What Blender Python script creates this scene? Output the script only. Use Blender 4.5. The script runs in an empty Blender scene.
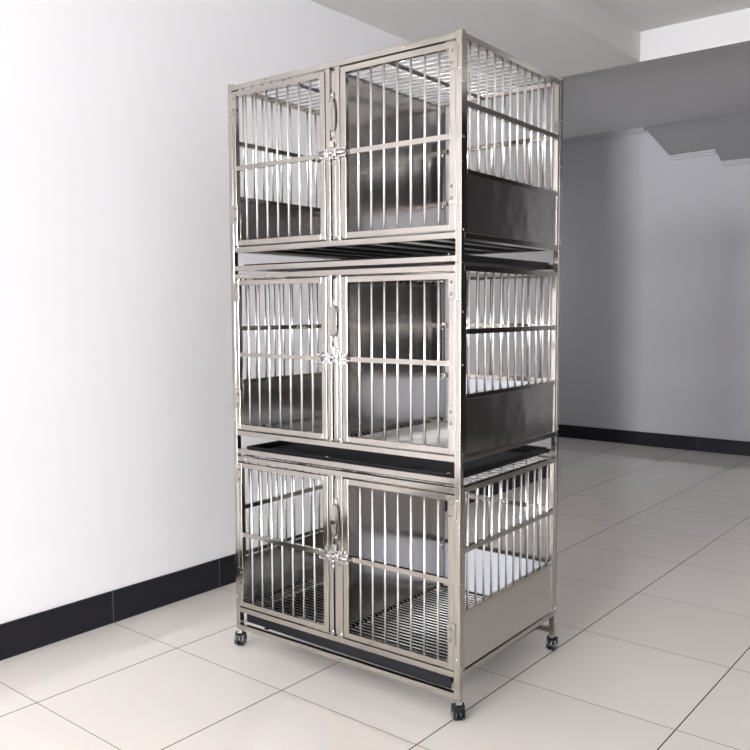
import bpy, bmesh, math
from mathutils import Vector, Matrix

sc = bpy.context.scene
COL = sc.collection

# ------------------------------------------------------------------ materials
def new_mat(name):
    m = bpy.data.materials.new(name); m.use_nodes = True
    nt = m.node_tree
    return m, nt, nt.nodes['Principled BSDF']

def N(nt, kind, **kw):
    n = nt.nodes.new(kind)
    for k, v in kw.items():
        setattr(n, k, v)
    return n

def noise_bump(nt, b, scale, strength, dist=0.01, stretch=(1, 1, 1), detail=3.0):
    tc = N(nt, 'ShaderNodeTexCoord'); mp = N(nt, 'ShaderNodeMapping')
    mp.inputs['Scale'].default_value = stretch
    nz = N(nt, 'ShaderNodeTexNoise'); nz.inputs['Scale'].default_value = scale
    nz.inputs['Detail'].default_value = detail
    bp = N(nt, 'ShaderNodeBump'); bp.inputs['Strength'].default_value = strength
    bp.inputs['Distance'].default_value = dist
    nt.links.new(tc.outputs['Object'], mp.inputs['Vector'])
    nt.links.new(mp.outputs['Vector'], nz.inputs['Vector'])
    nt.links.new(nz.outputs['Fac'], bp.inputs['Height'])
    nt.links.new(bp.outputs['Normal'], b.inputs['Normal'])
    return nz

def metal(name, col, rough, bump=None, stretch=(1, 1, 1)):
    m, nt, b = new_mat(name)
    b.inputs['Base Color'].default_value = (*col, 1)
    b.inputs['Metallic'].default_value = 1
    b.inputs['Roughness'].default_value = rough
    if bump:
        noise_bump(nt, b, bump[0], bump[1], bump[2], stretch)
    return m

def plastic(name, col, rough, spec=0.5, bump=None):
    m, nt, b = new_mat(name)
    b.inputs['Base Color'].default_value = (*col, 1)
    b.inputs['Roughness'].default_value = rough
    b.inputs['Specular IOR Level'].default_value = spec
    if bump:
        noise_bump(nt, b, *bump)
    return m

STEEL = metal('brushed_steel_tube', (.44, .413, .38), .11, (25, .04, .002), (1, 1, .1))
BAR = metal('polished_steel_bar', (.84, .835, .83), .24)
BAR.node_tree.nodes['Principled BSDF'].inputs['Metallic'].default_value = .9
ROD = metal('roof_rod_steel', (.74, .73, .72), .22)
SHEETD = metal('dark_sheet', (.40, .395, .40), .2, (3.0, .22, .02))  # sheet of the left side, a darker tone than the right one
SHEET = metal('stainless_sheet', (.50, .48, .46), .17, (3.0, .22, .02))
BOLT = metal('bolt_steel', (.55, .54, .53), .13)
DARKSTEEL = metal('dull_dark_steel', (.16, .155, .15), .5)
GRID = metal('galvanised_rod', (.66, .65, .64), .42)
SHEETP = plastic('pale_lavender_sheet', (.40, .405, .445), .35)  # right half of the back sheet, pale lavender
BLACK = plastic('black_tray_plastic', (.007, .007, .009), .5, .12, (90, .15, .002))
RUBBER = plastic('black_caster_plastic', (.006, .006, .008), .4, .25)

def wall_mat(name, col, rough=.85):
    m, nt, b = new_mat(name)
    b.inputs['Roughness'].default_value = rough
    b.inputs['Specular IOR Level'].default_value = .2
    tc = N(nt, 'ShaderNodeTexCoord')
    nz = N(nt, 'ShaderNodeTexNoise'); nz.inputs['Scale'].default_value = 1.3; nz.inputs['Detail'].default_value = 5
    mx = N(nt, 'ShaderNodeMix', data_type='RGBA')
    mx.inputs[6].default_value = (*[c * .97 for c in col], 1)
    mx.inputs[7].default_value = (*[min(1, c * 1.02) for c in col], 1)
    nt.links.new(tc.outputs['Object'], nz.inputs['Vector'])
    nt.links.new(nz.outputs['Fac'], mx.inputs[0])
    nt.links.new(mx.outputs[2], b.inputs['Base Color'])
    nz2 = N(nt, 'ShaderNodeTexNoise'); nz2.inputs['Scale'].default_value = 9; nz2.inputs['Detail'].default_value = 6
    bp = N(nt, 'ShaderNodeBump'); bp.inputs['Strength'].default_value = .06; bp.inputs['Distance'].default_value = .01
    nt.links.new(tc.outputs['Object'], nz2.inputs['Vector'])
    nt.links.new(nz2.outputs['Fac'], bp.inputs['Height'])
    nt.links.new(bp.outputs['Normal'], b.inputs['Normal'])
    return m

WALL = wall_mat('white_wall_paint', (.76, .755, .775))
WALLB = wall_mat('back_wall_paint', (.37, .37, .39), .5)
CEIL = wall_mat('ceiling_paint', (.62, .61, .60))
CEILB = wall_mat('shaded_rear_ceiling', (.50, .495, .50))  # ceiling colour darkened to stand for the weaker daylight at the rear
BULK = wall_mat('shaded_bulkhead', (.165, .163, .167))  # shade put into the colour, so the face looks as dim as the ceiling
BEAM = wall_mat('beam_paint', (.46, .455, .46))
WALLR = wall_mat('dark_reflected_wall', (.034, .031, .030))  # unseen rear stretch, coloured near black so the cage sides reflect dark

# polished porcelain floor tiles, 0.6 m, joints on multiples of 0.6
def floor_mat():
    m, nt, b = new_mat('polished_floor_tile')
    L = nt.links
    tc = N(nt, 'ShaderNodeTexCoord'); sep = N(nt, 'ShaderNodeSeparateXYZ')
    L.new(tc.outputs['Object'], sep.inputs[0])
    def M(op, a, bb=None):
        n = N(nt, 'ShaderNodeMath', operation=op)
        for i, v in enumerate((a, bb)):
            if v is None: continue
            if isinstance(v, (int, float)): n.inputs[i].default_value = v
            else: L.new(v, n.inputs[i])
        return n.outputs[0]
    def joint(ax, half):
        q = M('DIVIDE', sep.outputs[ax], .6)
        r = M('ABSOLUTE', M('SUBTRACT', q, M('ROUND', q)))
        return M('LESS_THAN', M('MULTIPLY', r, .6), half), M('FLOOR', q)
    jx, fx = joint(0, .0023)
    jy, fy = joint(1, .0017)
    cmb = N(nt, 'ShaderNodeCombineXYZ'); L.new(fx, cmb.inputs[0]); L.new(fy, cmb.inputs[1])
    wn = N(nt, 'ShaderNodeTexWhiteNoise', noise_dimensions='3D'); L.new(cmb.outputs[0], wn.inputs['Vector'])
    nz = N(nt, 'ShaderNodeTexNoise'); nz.inputs['Scale'].default_value = 2.4; nz.inputs['Detail'].default_value = 6
    L.new(tc.outputs['Object'], nz.inputs['Vector'])
    f = M('ADD', M('MULTIPLY', wn.outputs['Value'], .5), M('MULTIPLY', nz.outputs['Fac'], .5))
    t = N(nt, 'ShaderNodeMix', data_type='RGBA'); L.new(f, t.inputs[0])
    t.inputs[6].default_value = (.68, .645, .60, 1); t.inputs[7].default_value = (.73, .695, .655, 1)
    g = N(nt, 'ShaderNodeMix', data_type='RGBA'); L.new(jx, g.inputs[0]); L.new(t.outputs[2], g.inputs[6])
    g.inputs[7].default_value = (.075, .06, .05, 1)
    g2 = N(nt, 'ShaderNodeMix', data_type='RGBA'); L.new(jy, g2.inputs[0]); L.new(g.outputs[2], g2.inputs[6])
    g2.inputs[7].default_value = (.20, .175, .155, 1)
    L.new(g2.outputs[2], b.inputs['Base Color'])
    b.inputs['Roughness'].default_value = .09
    b.inputs['Specular IOR Level'].default_value = .6
    bp = N(nt, 'ShaderNodeBump'); bp.inputs['Strength'].default_value = .03; bp.inputs['Distance'].default_value = .02
    L.new(nz.outputs['Fac'], bp.inputs['Height']); L.new(bp.outputs['Normal'], b.inputs['Normal'])
    return m
FLOOR = floor_mat()

def base_mat():
    m, nt, b = new_mat('dark_skirting_tile')
    nz = noise_bump(nt, b, 60, .1, .003)
    b.inputs['Base Color'].default_value = (.011, .011, .016, 1)
    b.inputs['Roughness'].default_value = .3
    b.inputs['Specular IOR Level'].default_value = .22
    return m
BASE = base_mat()
GROUT = plastic('skirting_grout', (.20, .20, .22), .8)

# ------------------------------------------------------------------ mesh helpers
def box(bm, x0, x1, y0, y1, z0, z1, bev=0.0):
    r = bmesh.ops.create_cube(bm, size=1)
    vs = r['verts']
    for v in vs:
        v.co = Vector(((x0 + x1) / 2 + v.co.x * (x1 - x0), (y0 + y1) / 2 + v.co.y * (y1 - y0), (z0 + z1) / 2 + v.co.z * (z1 - z0)))
    if bev:
        es = list({e for v in vs for e in v.link_edges})
        bmesh.ops.bevel(bm, geom=es, offset=bev, segments=2, affect='EDGES', profile=.5)

def rod(bm, a, b, r, seg=10):
    a, b = Vector(a), Vector(b); d = b - a
    res = bmesh.ops.create_cone(bm, cap_ends=True, segments=seg, radius1=r, radius2=r, depth=d.length)
    M = Matrix.Translation((a + b) / 2) @ d.to_track_quat('Z', 'Y').to_matrix().to_4x4()
    bmesh.ops.transform(bm, matrix=M, verts=res['verts'])
    for f in {f for v in res['verts'] for f in v.link_faces}:
        if len(f.verts) == 4: f.smooth = True

def dome(bm, c, r, axis, flat=.5):
    res = bmesh.ops.create_uvsphere(bm, u_segments=10, v_segments=6, radius=r)
    s = Vector((1, 1, 1)); s[axis] = flat
    for v in res['verts']:
        v.co = Vector((v.co.x * s.x, v.co.y * s.y, v.co.z * s.z)) + Vector(c)
    for f in {f for v in res['verts'] for f in v.link_faces}: f.smooth = True

def tube(bm, pts, r, seg=8):
    for a, b in zip(pts, pts[1:]): rod(bm, a, b, r, seg)
    for p in pts[1:-1]: dome(bm, p, r, 0, 1)

def prism(bm, prof, y0, y1):
    """profile in xz extruded along y"""
    a = [bm.verts.new((x, y0, z)) for x, z in prof]; b = [bm.verts.new((x, y1, z)) for x, z in prof]
    bm.faces.new(a); bm.faces.new(b[::-1])
    n = len(prof)
    for i in range(n): bm.faces.new((a[i], b[i], b[(i + 1) % n], a[(i + 1) % n]))

def obj(name, bm, m, parent=None, loc=(0, 0, 0)):
    bmesh.ops.recalc_face_normals(bm, faces=bm.faces)
    me = bpy.data.meshes.new(name); bm.to_mesh(me); bm.free()
    for x in (m if isinstance(m, (list, tuple)) else [m]): me.materials.append(x)
    o = bpy.data.objects.new(name, me); COL.objects.link(o); o.location = loc
    if parent: o.parent = parent
    return o

def inst(name, me, parent, loc):
    o = bpy.data.objects.new(name, me); COL.objects.link(o); o.parent = parent; o.location = loc
    return o

def struct(name, m, *boxes):
    bm = bmesh.new()
    for b in boxes: box(bm, *b)
    o = obj(name, bm, m); o['kind'] = 'structure'
    return o

# ------------------------------------------------------------------ the room
XL = -.4515            # face of the left wall
YE = 4.18              # where the left wall ends
YB = 6.08              # face of the back wall
YF = -12.0              # shopfront
XR = 3.75              # right wall, out of view
struct('floor', FLOOR, (-2.6, XR + .2, YF - .2, YB + .3, -.12, 0))
struct('wall_left', WALL, (XL - .22, XL, YF - .1, YE, 0, 3.4))
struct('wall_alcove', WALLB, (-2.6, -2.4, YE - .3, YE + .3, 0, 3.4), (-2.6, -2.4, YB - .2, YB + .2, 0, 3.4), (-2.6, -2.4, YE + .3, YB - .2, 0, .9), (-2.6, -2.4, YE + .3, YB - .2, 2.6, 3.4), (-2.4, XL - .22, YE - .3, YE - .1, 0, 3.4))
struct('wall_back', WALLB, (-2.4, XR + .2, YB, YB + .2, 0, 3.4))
struct('wall_right', WALL, (XR, XR + .2, YF - .1, 3.3, 0, 3.4))
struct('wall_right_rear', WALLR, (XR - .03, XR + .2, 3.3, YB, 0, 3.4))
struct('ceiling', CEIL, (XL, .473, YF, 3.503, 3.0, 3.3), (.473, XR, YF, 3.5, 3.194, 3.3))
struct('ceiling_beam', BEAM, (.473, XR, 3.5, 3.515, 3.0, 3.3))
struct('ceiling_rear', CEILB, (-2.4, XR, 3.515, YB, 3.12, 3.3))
# bulkhead along the back wall, shade put into its colour, its lower edge stepping down to the right
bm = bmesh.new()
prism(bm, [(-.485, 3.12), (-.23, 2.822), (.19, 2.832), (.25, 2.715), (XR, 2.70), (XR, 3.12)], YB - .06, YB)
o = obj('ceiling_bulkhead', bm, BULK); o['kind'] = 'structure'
bm = bmesh.new()
for x0, z0, x1, z1 in ((-2.4, 3.12, -.485, 3.12), (-.23, 2.822, .19, 2.832), (.25, 2.715, XR, 2.70)):
    prism(bm, [(x0, z0), (x1, z1), (x1, z1 - .022), (x0, z0 - .022)], YB - .05, YB)
    prism(bm, [(x0, z0 - .022), (x1, z1 - .022), (x1, z1 - .042), (x0, z0 - .042)], YB - .025, YB)
o = obj('trim_back', bm, WALLB); o['kind'] = 'structure'
# front with the big opening daylight comes through
W0, W1, Z0, Z1 = XL + .1, XR - .25, .25, 2.8
struct('wall_front', WALL, (XL, W0, YF - .2, YF, 0, 3.3), (W1, XR, YF - .2, YF, 0, 3.3), (W0, W1, YF - .2, YF, 0, Z0), (W0, W1, YF - .2, YF, Z1, 3.3))
mid = (W0 + W1) / 2
bm = bmesh.new()
for x in (W0 + .03, mid, W1 - .03): box(bm, x - .03, x + .03, YF - .14, YF - .08, Z0, Z1)
for z in (Z0 + .03, Z1 - .03): box(bm, W0, W1, YF - .14, YF - .08, z - .03, z + .03)
o = obj('window_1', bm, BASE); o['kind'] = 'structure'

# skirting: dark tiles 0.6 m long, a pale joint between two
def skirting(name, runs):
    bm = bmesh.new()
    for b in runs: box(bm, *b, .0015)
    o = obj(name, bm, BASE); o['kind'] = 'structure'
    return o
runs = []
y = -11.4
while y < YE - .05:
    runs.append((XL, XL + .012, y + .002, min(y + .598, YE), 0, .142)); y += .6
skirting('baseboard_left', runs)
struct('trim_1', GROUT, (XL, XL + .0095, YF, YE, 0, .1405))
runs = []; x = -2.319
while x < 3.6:
    d = .012 if not (-.52 < x < .1) else .02
    runs.append((x + .002, x + .598, YB - d, YB, 0, .135)); x += .6
skirting('baseboard_back', runs)

# ------------------------------------------------------------------ one cage of the stack
W, D = 1.0526, .7352
P = .0215                       # post and rail tube
ZB0, ZB1 = .072, .0915          # bottom rail
ZT0, ZT1 = .690, .709           # top rail
HP0, HP1 = -.004, .7165         # posts
CX, CY = W / 2, D / 2           # the root sits at the centre of the footprint

class B:                        # builder working in front-left-corner coordinates
    def __init__(s): s.bm = bmesh.new()
    def box(s, x0, x1, y0, y1, z0, z1, bev=.0009):
        box(s.bm, x0 - CX, x1 - CX, y0 - CY, y1 - CY, z0, z1, bev); return s
    def rod(s, a, b, r, seg=10):
        rod(s.bm, (a[0] - CX, a[1] - CY, a[2]), (b[0] - CX, b[1] - CY, b[2]), r, seg); return s
    def tube(s, pts, r, seg=8):
        tube(s.bm, [(p[0] - CX, p[1] - CY, p[2]) for p in pts], r, seg); return s
    def dome(s, c, r, ax, flat=.5):
        dome(s.bm, (c[0] - CX, c[1] - CY, c[2]), r, ax, flat); return s
    def out(s, name, m, parent): return obj(name, s.bm, m, parent)

BAR_MESH = {}
def bar(parent, x, y, z0, z1, r=.0043):
    k = (round(z1 - z0, 4), r)
    if k not in BAR_MESH:
        bm = bmesh.new(); rod(bm, (0, 0, 0), (0, 0, z1 - z0), r, 12)
        me = bpy.data.meshes.new('bar'); bm.to_mesh(me); bm.free(); me.materials.append(BAR); BAR_MESH[k] = me
    return inst('bar', BAR_MESH[k], parent, (x - CX, y - CY, z0))

def make_cage():
    root = bpy.data.objects.new('steel_cage', None); COL.objects.link(root)
    root.empty_display_size = .2
    # posts, a round bolt head here and there
    for i, (x, y) in enumerate(((-.004, 0), (W - P, 0), (W - P, D - P), (-.004, D - P))):
        b = B().box(x, x + (P if x > 0 else .0205), y, y + P, HP0, HP1)
        if y == 0:
            for z in (.60, .135, .668): b.dome((x + P * .5, 0, z), .0042, 1, .6)
        if x > 0:
            for z in (.56, .39, .10): b.dome((x + P, y + P * .6, z), .004, 0, .6)
        b.out('post', STEEL, root)
    # front frame: rails and the pair of mullions
    b = B()
    for z0, z1 in ((0, .019), (ZB0, ZB1), (ZT0, ZT1)): b.box(.0165, W - P, 0, .019, z0, z1)
    for x0 in (.4925, .5365): b.box(x0, x0 + .0195, .001, .019, ZB1, ZT0)
    for x in (.06, .20, .83): b.dome((x, 0, .700), .004, 1, .6)
    for x in (.505, .546): b.dome((x, 0, .102), .0105, 1, .25)
    b.out('front_frame', STEEL, root)
    # rear frame
    b = B()
    for z0, z1 in ((0, .019), (ZB0, ZB1), (ZT0, ZT1), (.493, .511), (.281, .299)): b.box(.0165, W - P, D - .019, D, z0, z1)
    rear = b.out('back_panel', STEEL, root)
    n = 17
    for k in range(n):
        x = P + (W - 2 * P) * (k + 1) / (n + 1)
        bar(rear, x, D - .0095, .299, ZT0)
    B().box(P, .520, D - .0105, D - .009, ZB1, .282, 0).out('sheet', SHEET, rear)
    B().box(.531, W - P, D - .0105, D - .009, ZB1, .282, 0).out('sheet', SHEETP, rear)['label'] = 'pale lavender sheet'
    # two sides: inner frame, twelve bars, sheet below
    for s in (0, 1):
        xa, xb = (W - .0185, W - .0015) if s else (.0015, .0185)
        xo0, xo1 = (W - .019, W) if s else (0, .019)
        b = B()
        b.box(xo0, xo1, P, D - P, ZB0, ZB1); b.box(xo0, xo1, P, D - P, ZT0, ZT1)
        for y0 in (P + .001, D - P - .016): b.box(xa, xb, y0, y0 + .015, ZB1, ZT0)
        b.box(xa, xb, P + .016, D - P - .016, .487, .505); b.box(xa, xb, P + .016, D - P - .016, .276, .292)
        xl = W - .046 if s else .0185
        b.box(xl, xl + .0275, P, D - P, .0725, .0755, .0005)       # ledge above the tray edge
        sp = b.out('side_panel', STEEL, root)
        for k in range(12): bar(sp, (xa + xb) / 2, .054 + .0538 * k + .012, .284, ZT0 + .004)
        # bent sheet, its edges folded round
        xs = (xa + xb) / 2 + (.004 if s else -.004)
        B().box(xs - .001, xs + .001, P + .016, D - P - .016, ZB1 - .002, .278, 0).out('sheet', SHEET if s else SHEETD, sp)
    # doors
    for s in (0, 1):
        x0, x1 = ((.0172, .4885) if s == 0 else (.5605, 1.0305))
        b = B()
        z0, z1 = .0975, .6835
        wl = .0188 if s == 0 else .0235
        b.box(x0, x0 + wl, 0, .018, z0, z1); b.box(x1 - .0235, x1, 0, .018, z0, z1)
        b.box(x0 + wl, x1 - .0235, 0, .018, z0, z0 + .0195); b.box(x0 + wl, x1 - .0235, 0, .018, z1 - .0195, z1)
        b.box(x0 + wl, x1 - .0235, .0005, .0175, .384, .402)
        dr = b.out('door', STEEL, root)
        xs0 = .0905 if s == 0 else .640
        for k in range(7): bar(dr, xs0 - .0065 + .0550 * k, .009, z0 + .015, z1 - .015)
        xh = x0 if s == 0 else x1
        for zc in (.636, .218):
            xi = xh + .012 if s == 0 else xh - .012
            h = B().box(min(xi, xh) - .012, max(xi, xh) + .008, -.0025, 0, zc - .038, zc + .038, .0008) if s else \
                B().box(xh - .008, xi + .012, -.0025, 0, zc - .038, zc + .038, .0008)
            h = h.out('hinge', STEEL, dr)
            for dz in (.019, -.019): B().dome((xi, -.0025, zc + dz), .0058, 1, .45).out('screw', DARKSTEEL, dr)
        # catch riveted to the meeting stile: a small bracket with two prongs
        xm = x1 - .012 if s == 0 else x0 + .012
        c = B()
        sg = 1 if s == 0 else -1
        c.box(xm - .014, xm + .014, -.003, 0, .377, .409, .0008)
        for zz in (.377, .403):
            c.box(xm - .013, xm + .013, -.018, -.002, zz, zz + .0045, .0008)
        c.rod((xm - sg * .016, -.012, .374), (xm - sg * .016, -.012, .386), .004)
        c.rod((xm - sg * .016, -.012, .400), (xm - sg * .016, -.012, .414), .004)
        c.out('catch', BOLT, dr)
    # lock bar in the slot between the mullions, with its bow handle and the double latch
    lb = B().box(.5165, .5325, .006, .0095, ZB1 + .006, ZT0 - .012, .0008).out('lock_bar', STEEL, root)
    h = B()
    pts = []
    for k in range(13):
        a = math.pi * k / 12
        pts.append((.5245, .004 - .019 * math.sin(a) ** .5 if 0 < k < 12 else .004, .5275 + .056 * math.cos(a)))
    for a, c in zip(pts, pts[1:]):
        bm = h.bm
        vs = []
        for p in (a, c):
            for dx in (-.0095, .0095):
                for dy in (0, .0022): vs.append(bm.verts.new((p[0] + dx - CX, p[1] + dy - CY, p[2])))
        a0, a1, a2, a3, c0, c1, c2, c3 = vs
        for q in ((a0, a2, c2, c0), (a1, c1, c3, a3), (a0, c0, c1, a1), (a2, a3, c3, c2)): bm.faces.new(q)
    for z in (.594, .461):
        h.box(.516, .533, .001, .0062, z - .011, z + .011, .0008); h.dome((.5245, .001, z), .0055, 1, .6)
    h.out('handle', STEEL, lb)
    l = B()
    l.box(.494, .556, -.003, .001, .374, .414, .0008)
    for x0 in (.497, .531): l.box(x0, x0 + .02, -.017, -.002, .380, .408, .002)
    l.rod((.470, -.010, .394), (.524, -.010, .394), .0055)
    l.rod((.532, -.010, .394), (.590, -.010, .394), .0055)
    for x in (.521, .540): l.rod((x, -.010, .394), (x, -.034, .402), .0045); 
    l.box(.517, .533, -.012, -.002, .413, .437, .0015); l.rod((.525, -.014, .372), (.525, -.014, .384), .005); l.rod((.525, -.014, .350), (.525, -.014, .364), .004)
    for x in (.500, .548): l.dome((x, -.017, .394), .004, 1, .6)
    l.out('latch', BOLT, root)
    # divider sheet down the middle of the cage, hooked at its rear edge
    d = bmesh.new()
    ny, nz = 28, 24
    g = [[d.verts.new((.5275 + .0022 * math.sin(5.1 * i / ny + 3.3 * j / nz) + .0018 * math.sin(9 * i / ny - 2 * j / nz) + .030 * max(0, .45 * i / ny - .38 * j / nz - .02) - .022 * max(0, j / nz * .4 - .35 * i / ny - .06) - CX, .022 + .692 * i / ny - CY, .098 + .584 * j / nz)) for j in range(nz + 1)] for i in range(ny + 1)]
    for i in range(ny):
        for j in range(nz):
            f = d.faces.new((g[i][j], g[i + 1][j], g[i + 1][j + 1], g[i][j + 1])); f.smooth = True
    dv = obj('divider', d, SHEET, root)
    sm = dv.modifiers.new('thickness', 'SOLIDIFY'); sm.thickness = .0016; sm.offset = 0
    for z in (.50, .29):
        hk = B().box(.529, .546, .700, .713, z - .006, z + .008, .001)
        hk.tube([(.538, .700, z), (.538, .692, z - .004), (.538, .692, z - .028)], .003)
        hk.out('hook', STEEL, dv)
    # rods of roof and floor with the bearers under them
    r = B()
    k = .030
    while k < D - .02:
        r.rod((.004, k, .6995), (W - .004, k, .6995), .0027, 8); k += .0440
    rg = r.out('roof_grate', ROD, root)
    for x in (.275, .499, .715): B().box(x - .006, x + .006, .019, D - .019, .686, .696, .001).out('bearer', DARKSTEEL, rg)
    f = B()
    k = .026
    while k < D - .022:
        f.rod((.020, k, .0870), (W - .020, k, .0870), .0022, 8); k += .0240
    fg = f.out('floor_grate', GRID, root)
    for x in (.15, .275, .405, .56, .70, .84, .965): B().box(x - .007, x + .007, .019, D - .019, .073, .0835, .001).out('bearer', BLACK, fg)
    # pull-out tray: pan with a rolled rim, on two runners
    for x0 in (.13, W - .15):
        B().box(x0, x0 + .02, .019, D - .019, -.001, .0025, .001).out('tray_runner', STEEL, root)
    t = B()
    tx0, tx1, ty0, ty1 = .036, W - .036, .030, D - .024
    t.box(tx0 + .012, tx1 - .012, ty0 + .012, ty1 - .012, .003, .006, .001)
    for (a0, a1, b0, b1) in ((tx0, tx1, ty0, ty0 + .016), (tx0, tx1, ty1 - .016, ty1), (tx0, tx0 + .016, ty0 + .016, ty1 - .016), (tx1 - .016, tx1, ty0 + .016, ty1 - .016)):
        t.box(a0, a1, b0, b1, .003, .0265, .005)
    tr = t.out('tray', BLACK, root)
    for x in (.455, .985): B().dome((x, ty0 + .008, .0265), .008, 2, .4).out('pale_oval', BOLT, tr)  # two small pale flattened domes on the front rim
    return root

def kids(o): return [c for c in bpy.data.objects if c.parent == o]
def copy_tree(o, parent=None):
    c = o.copy(); COL.objects.link(c)
    if parent: c.parent = parent
    for ch in kids(o): copy_tree(ch, c)
    return c

PHI = .030344131710750392
ORG = Vector((.172981, .171682, 0))
def place(o, z):
    o.location = ORG + Matrix.Rotation(PHI, 3, 'Z') @ Vector((CX, CY, 0)) + Vector((0, 0, z))
    o.rotation_euler = (0, 0, PHI)

bottom = make_cage()
middle = copy_tree(bottom)
top = copy_tree(bottom)
for o, z, lab in ((bottom, .0735, 'bottom stainless steel barred cage of the stack, the one standing on black casters'),
                  (middle, .0735 + .7205, 'middle stainless steel barred cage, stacked between the top and bottom cages'),
                  (top, .0735 + 1.441, 'topmost stainless steel barred cage of the stack, nearest the ceiling')):
    place(o, z); o['label'] = lab; o['category'] = 'cage'; o['group'] = 'stacked steel pet cages'

# the bottom tray is pushed in a little askew and rides higher on its runners
for ch in kids(bottom):
    if ch.name.startswith('tray_runner'): ch.location.z += .0205
    elif ch.name.startswith('tray'): ch.scale = (.99, 1, 1.75); ch.location = (-.010, -.010, .0186); ch.rotation_euler.z = -.018; pan = ch
B().box(.040, W - .016, .026, .032, .004, .0262, .002).out('front_lip', BLACK, pan)
# swivel casters under the bottom cage
def make_caster(x, y, turn):
    c = bmesh.new()
    box(c, -.0107, .0107, -.0107, .0107, -.0185, -.004)
    cs = obj('caster', c, STEEL, bottom, (x - CX, y - CY, 0)); cs.rotation_euler.z = turn
    zc = -.0735 + .0205
    h = bmesh.new()
    # hooded housing over the twin wheels
    box(h, -.011, .011, -.011, .011, -.021, -.0185, .001)
    def arc(r, rz, a0, a1, n): return [(r * math.cos(math.radians(a0 + (a1 - a0) * k / n)), zc + rz * math.sin(math.radians(a0 + (a1 - a0) * k / n))) for k in range(n + 1)]
    prism(h, arc(.0185, .0330, 12, 168, 12), -.0028, .0028)
    for sy in (-1, 1):
        prism(h, arc(.0185, .0385, -14, 194, 16), min(sy * .0132, sy * .0200), max(sy * .0132, sy * .0200))
        prism(h, arc(.0190, .0325, 35, 150, 10), min(sy * .0028, sy * .0132), max(sy * .0028, sy * .0132))
    obj('housing', h, RUBBER, cs)
    for sy in (-1, 1):
        w = bmesh.new()
        rod(w, (0, sy * .0028, zc), (0, sy * .0125, zc), .0204, 28)
        obj('wheel', w, RUBBER, cs)
    hb = bmesh.new(); rod(hb, (0, -.0207, zc + .001), (0, .0207, zc + .001), .0095, 16); obj('hub', hb, BOLT, cs)
for x, y, t in ((P / 2 - .004, P / 2, math.radians(-66)), (W - P / 2, P / 2, math.radians(-43)), (W - P / 2, D - P / 2, math.radians(-80)), (P / 2 - .004, D - P / 2, .4)):
    make_caster(x, y, t)

# ------------------------------------------------------------------ light: daylight through the shopfront, and an added alcove fill
w = bpy.data.worlds.new('sky'); sc.world = w; w.use_nodes = True
w.node_tree.nodes['Background'].inputs[0].default_value = (.80, .88, 1, 1)
w.node_tree.nodes['Background'].inputs[1].default_value = .6
def area(name, loc, target, sx, sy, e, col):
    l = bpy.data.lights.new(name, 'AREA'); l.shape = 'RECTANGLE'; l.size = sx; l.size_y = sy; l.energy = e; l.color = col
    o = bpy.data.objects.new(name, l); COL.objects.link(o); o.location = loc
    o.rotation_euler = (Vector(target) - Vector(loc)).to_track_quat('-Z', 'Y').to_euler()
    return o
area('window_daylight', (mid, YF - .03, (Z0 + Z1) / 2), (mid, 0, (Z0 + Z1) / 2), W1 - W0 - .1, Z1 - Z0 - .1, 2300, (.97, .985, 1))

area('alcove_fill', (-2.42, (YE + YB) / 2 + .05, 1.75), (0, (YE + YB) / 2 + .05, 1.6), YB - YE - .55, 1.65, 11, (.97, .985, 1))  # unseen fill lamp, added to lighten the left of the back wall

# ------------------------------------------------------------------ camera
cam = bpy.data.cameras.new('camera'); co = bpy.data.objects.new('camera', cam); COL.objects.link(co)
cam.sensor_width = 36; cam.lens = 40.03134612794804; cam.clip_start = .05
R = ((0.7761483061213224, 0.6305394805375506, -0.0037108474016105614),
     (-0.04613793813329943, 0.06265980097538237, 0.9969679232585839),
     (-0.6288601574037029, 0.7736237540466047, -0.07772508993258648))
m = Matrix.Identity(4)
for i in range(3):
    m[i][0] = R[0][i]; m[i][1] = R[1][i]; m[i][2] = -R[2][i]; m[i][3] = (2.6911966333083615, -2.0339160938042915, 1.3606135723647843)[i]
co.matrix_world = m
sc.camera = co

vs = sc.view_settings
vs.view_transform = 'Standard'; vs.look = 'None'; vs.gamma = 1; vs.use_curve_mapping = False
vs.exposure = 0.02
sc.cycles.use_denoising = True
sc.cycles.max_bounces = 14; sc.cycles.diffuse_bounces = 8; sc.cycles.glossy_bounces = 8
sc.cycles.caustics_reflective = False
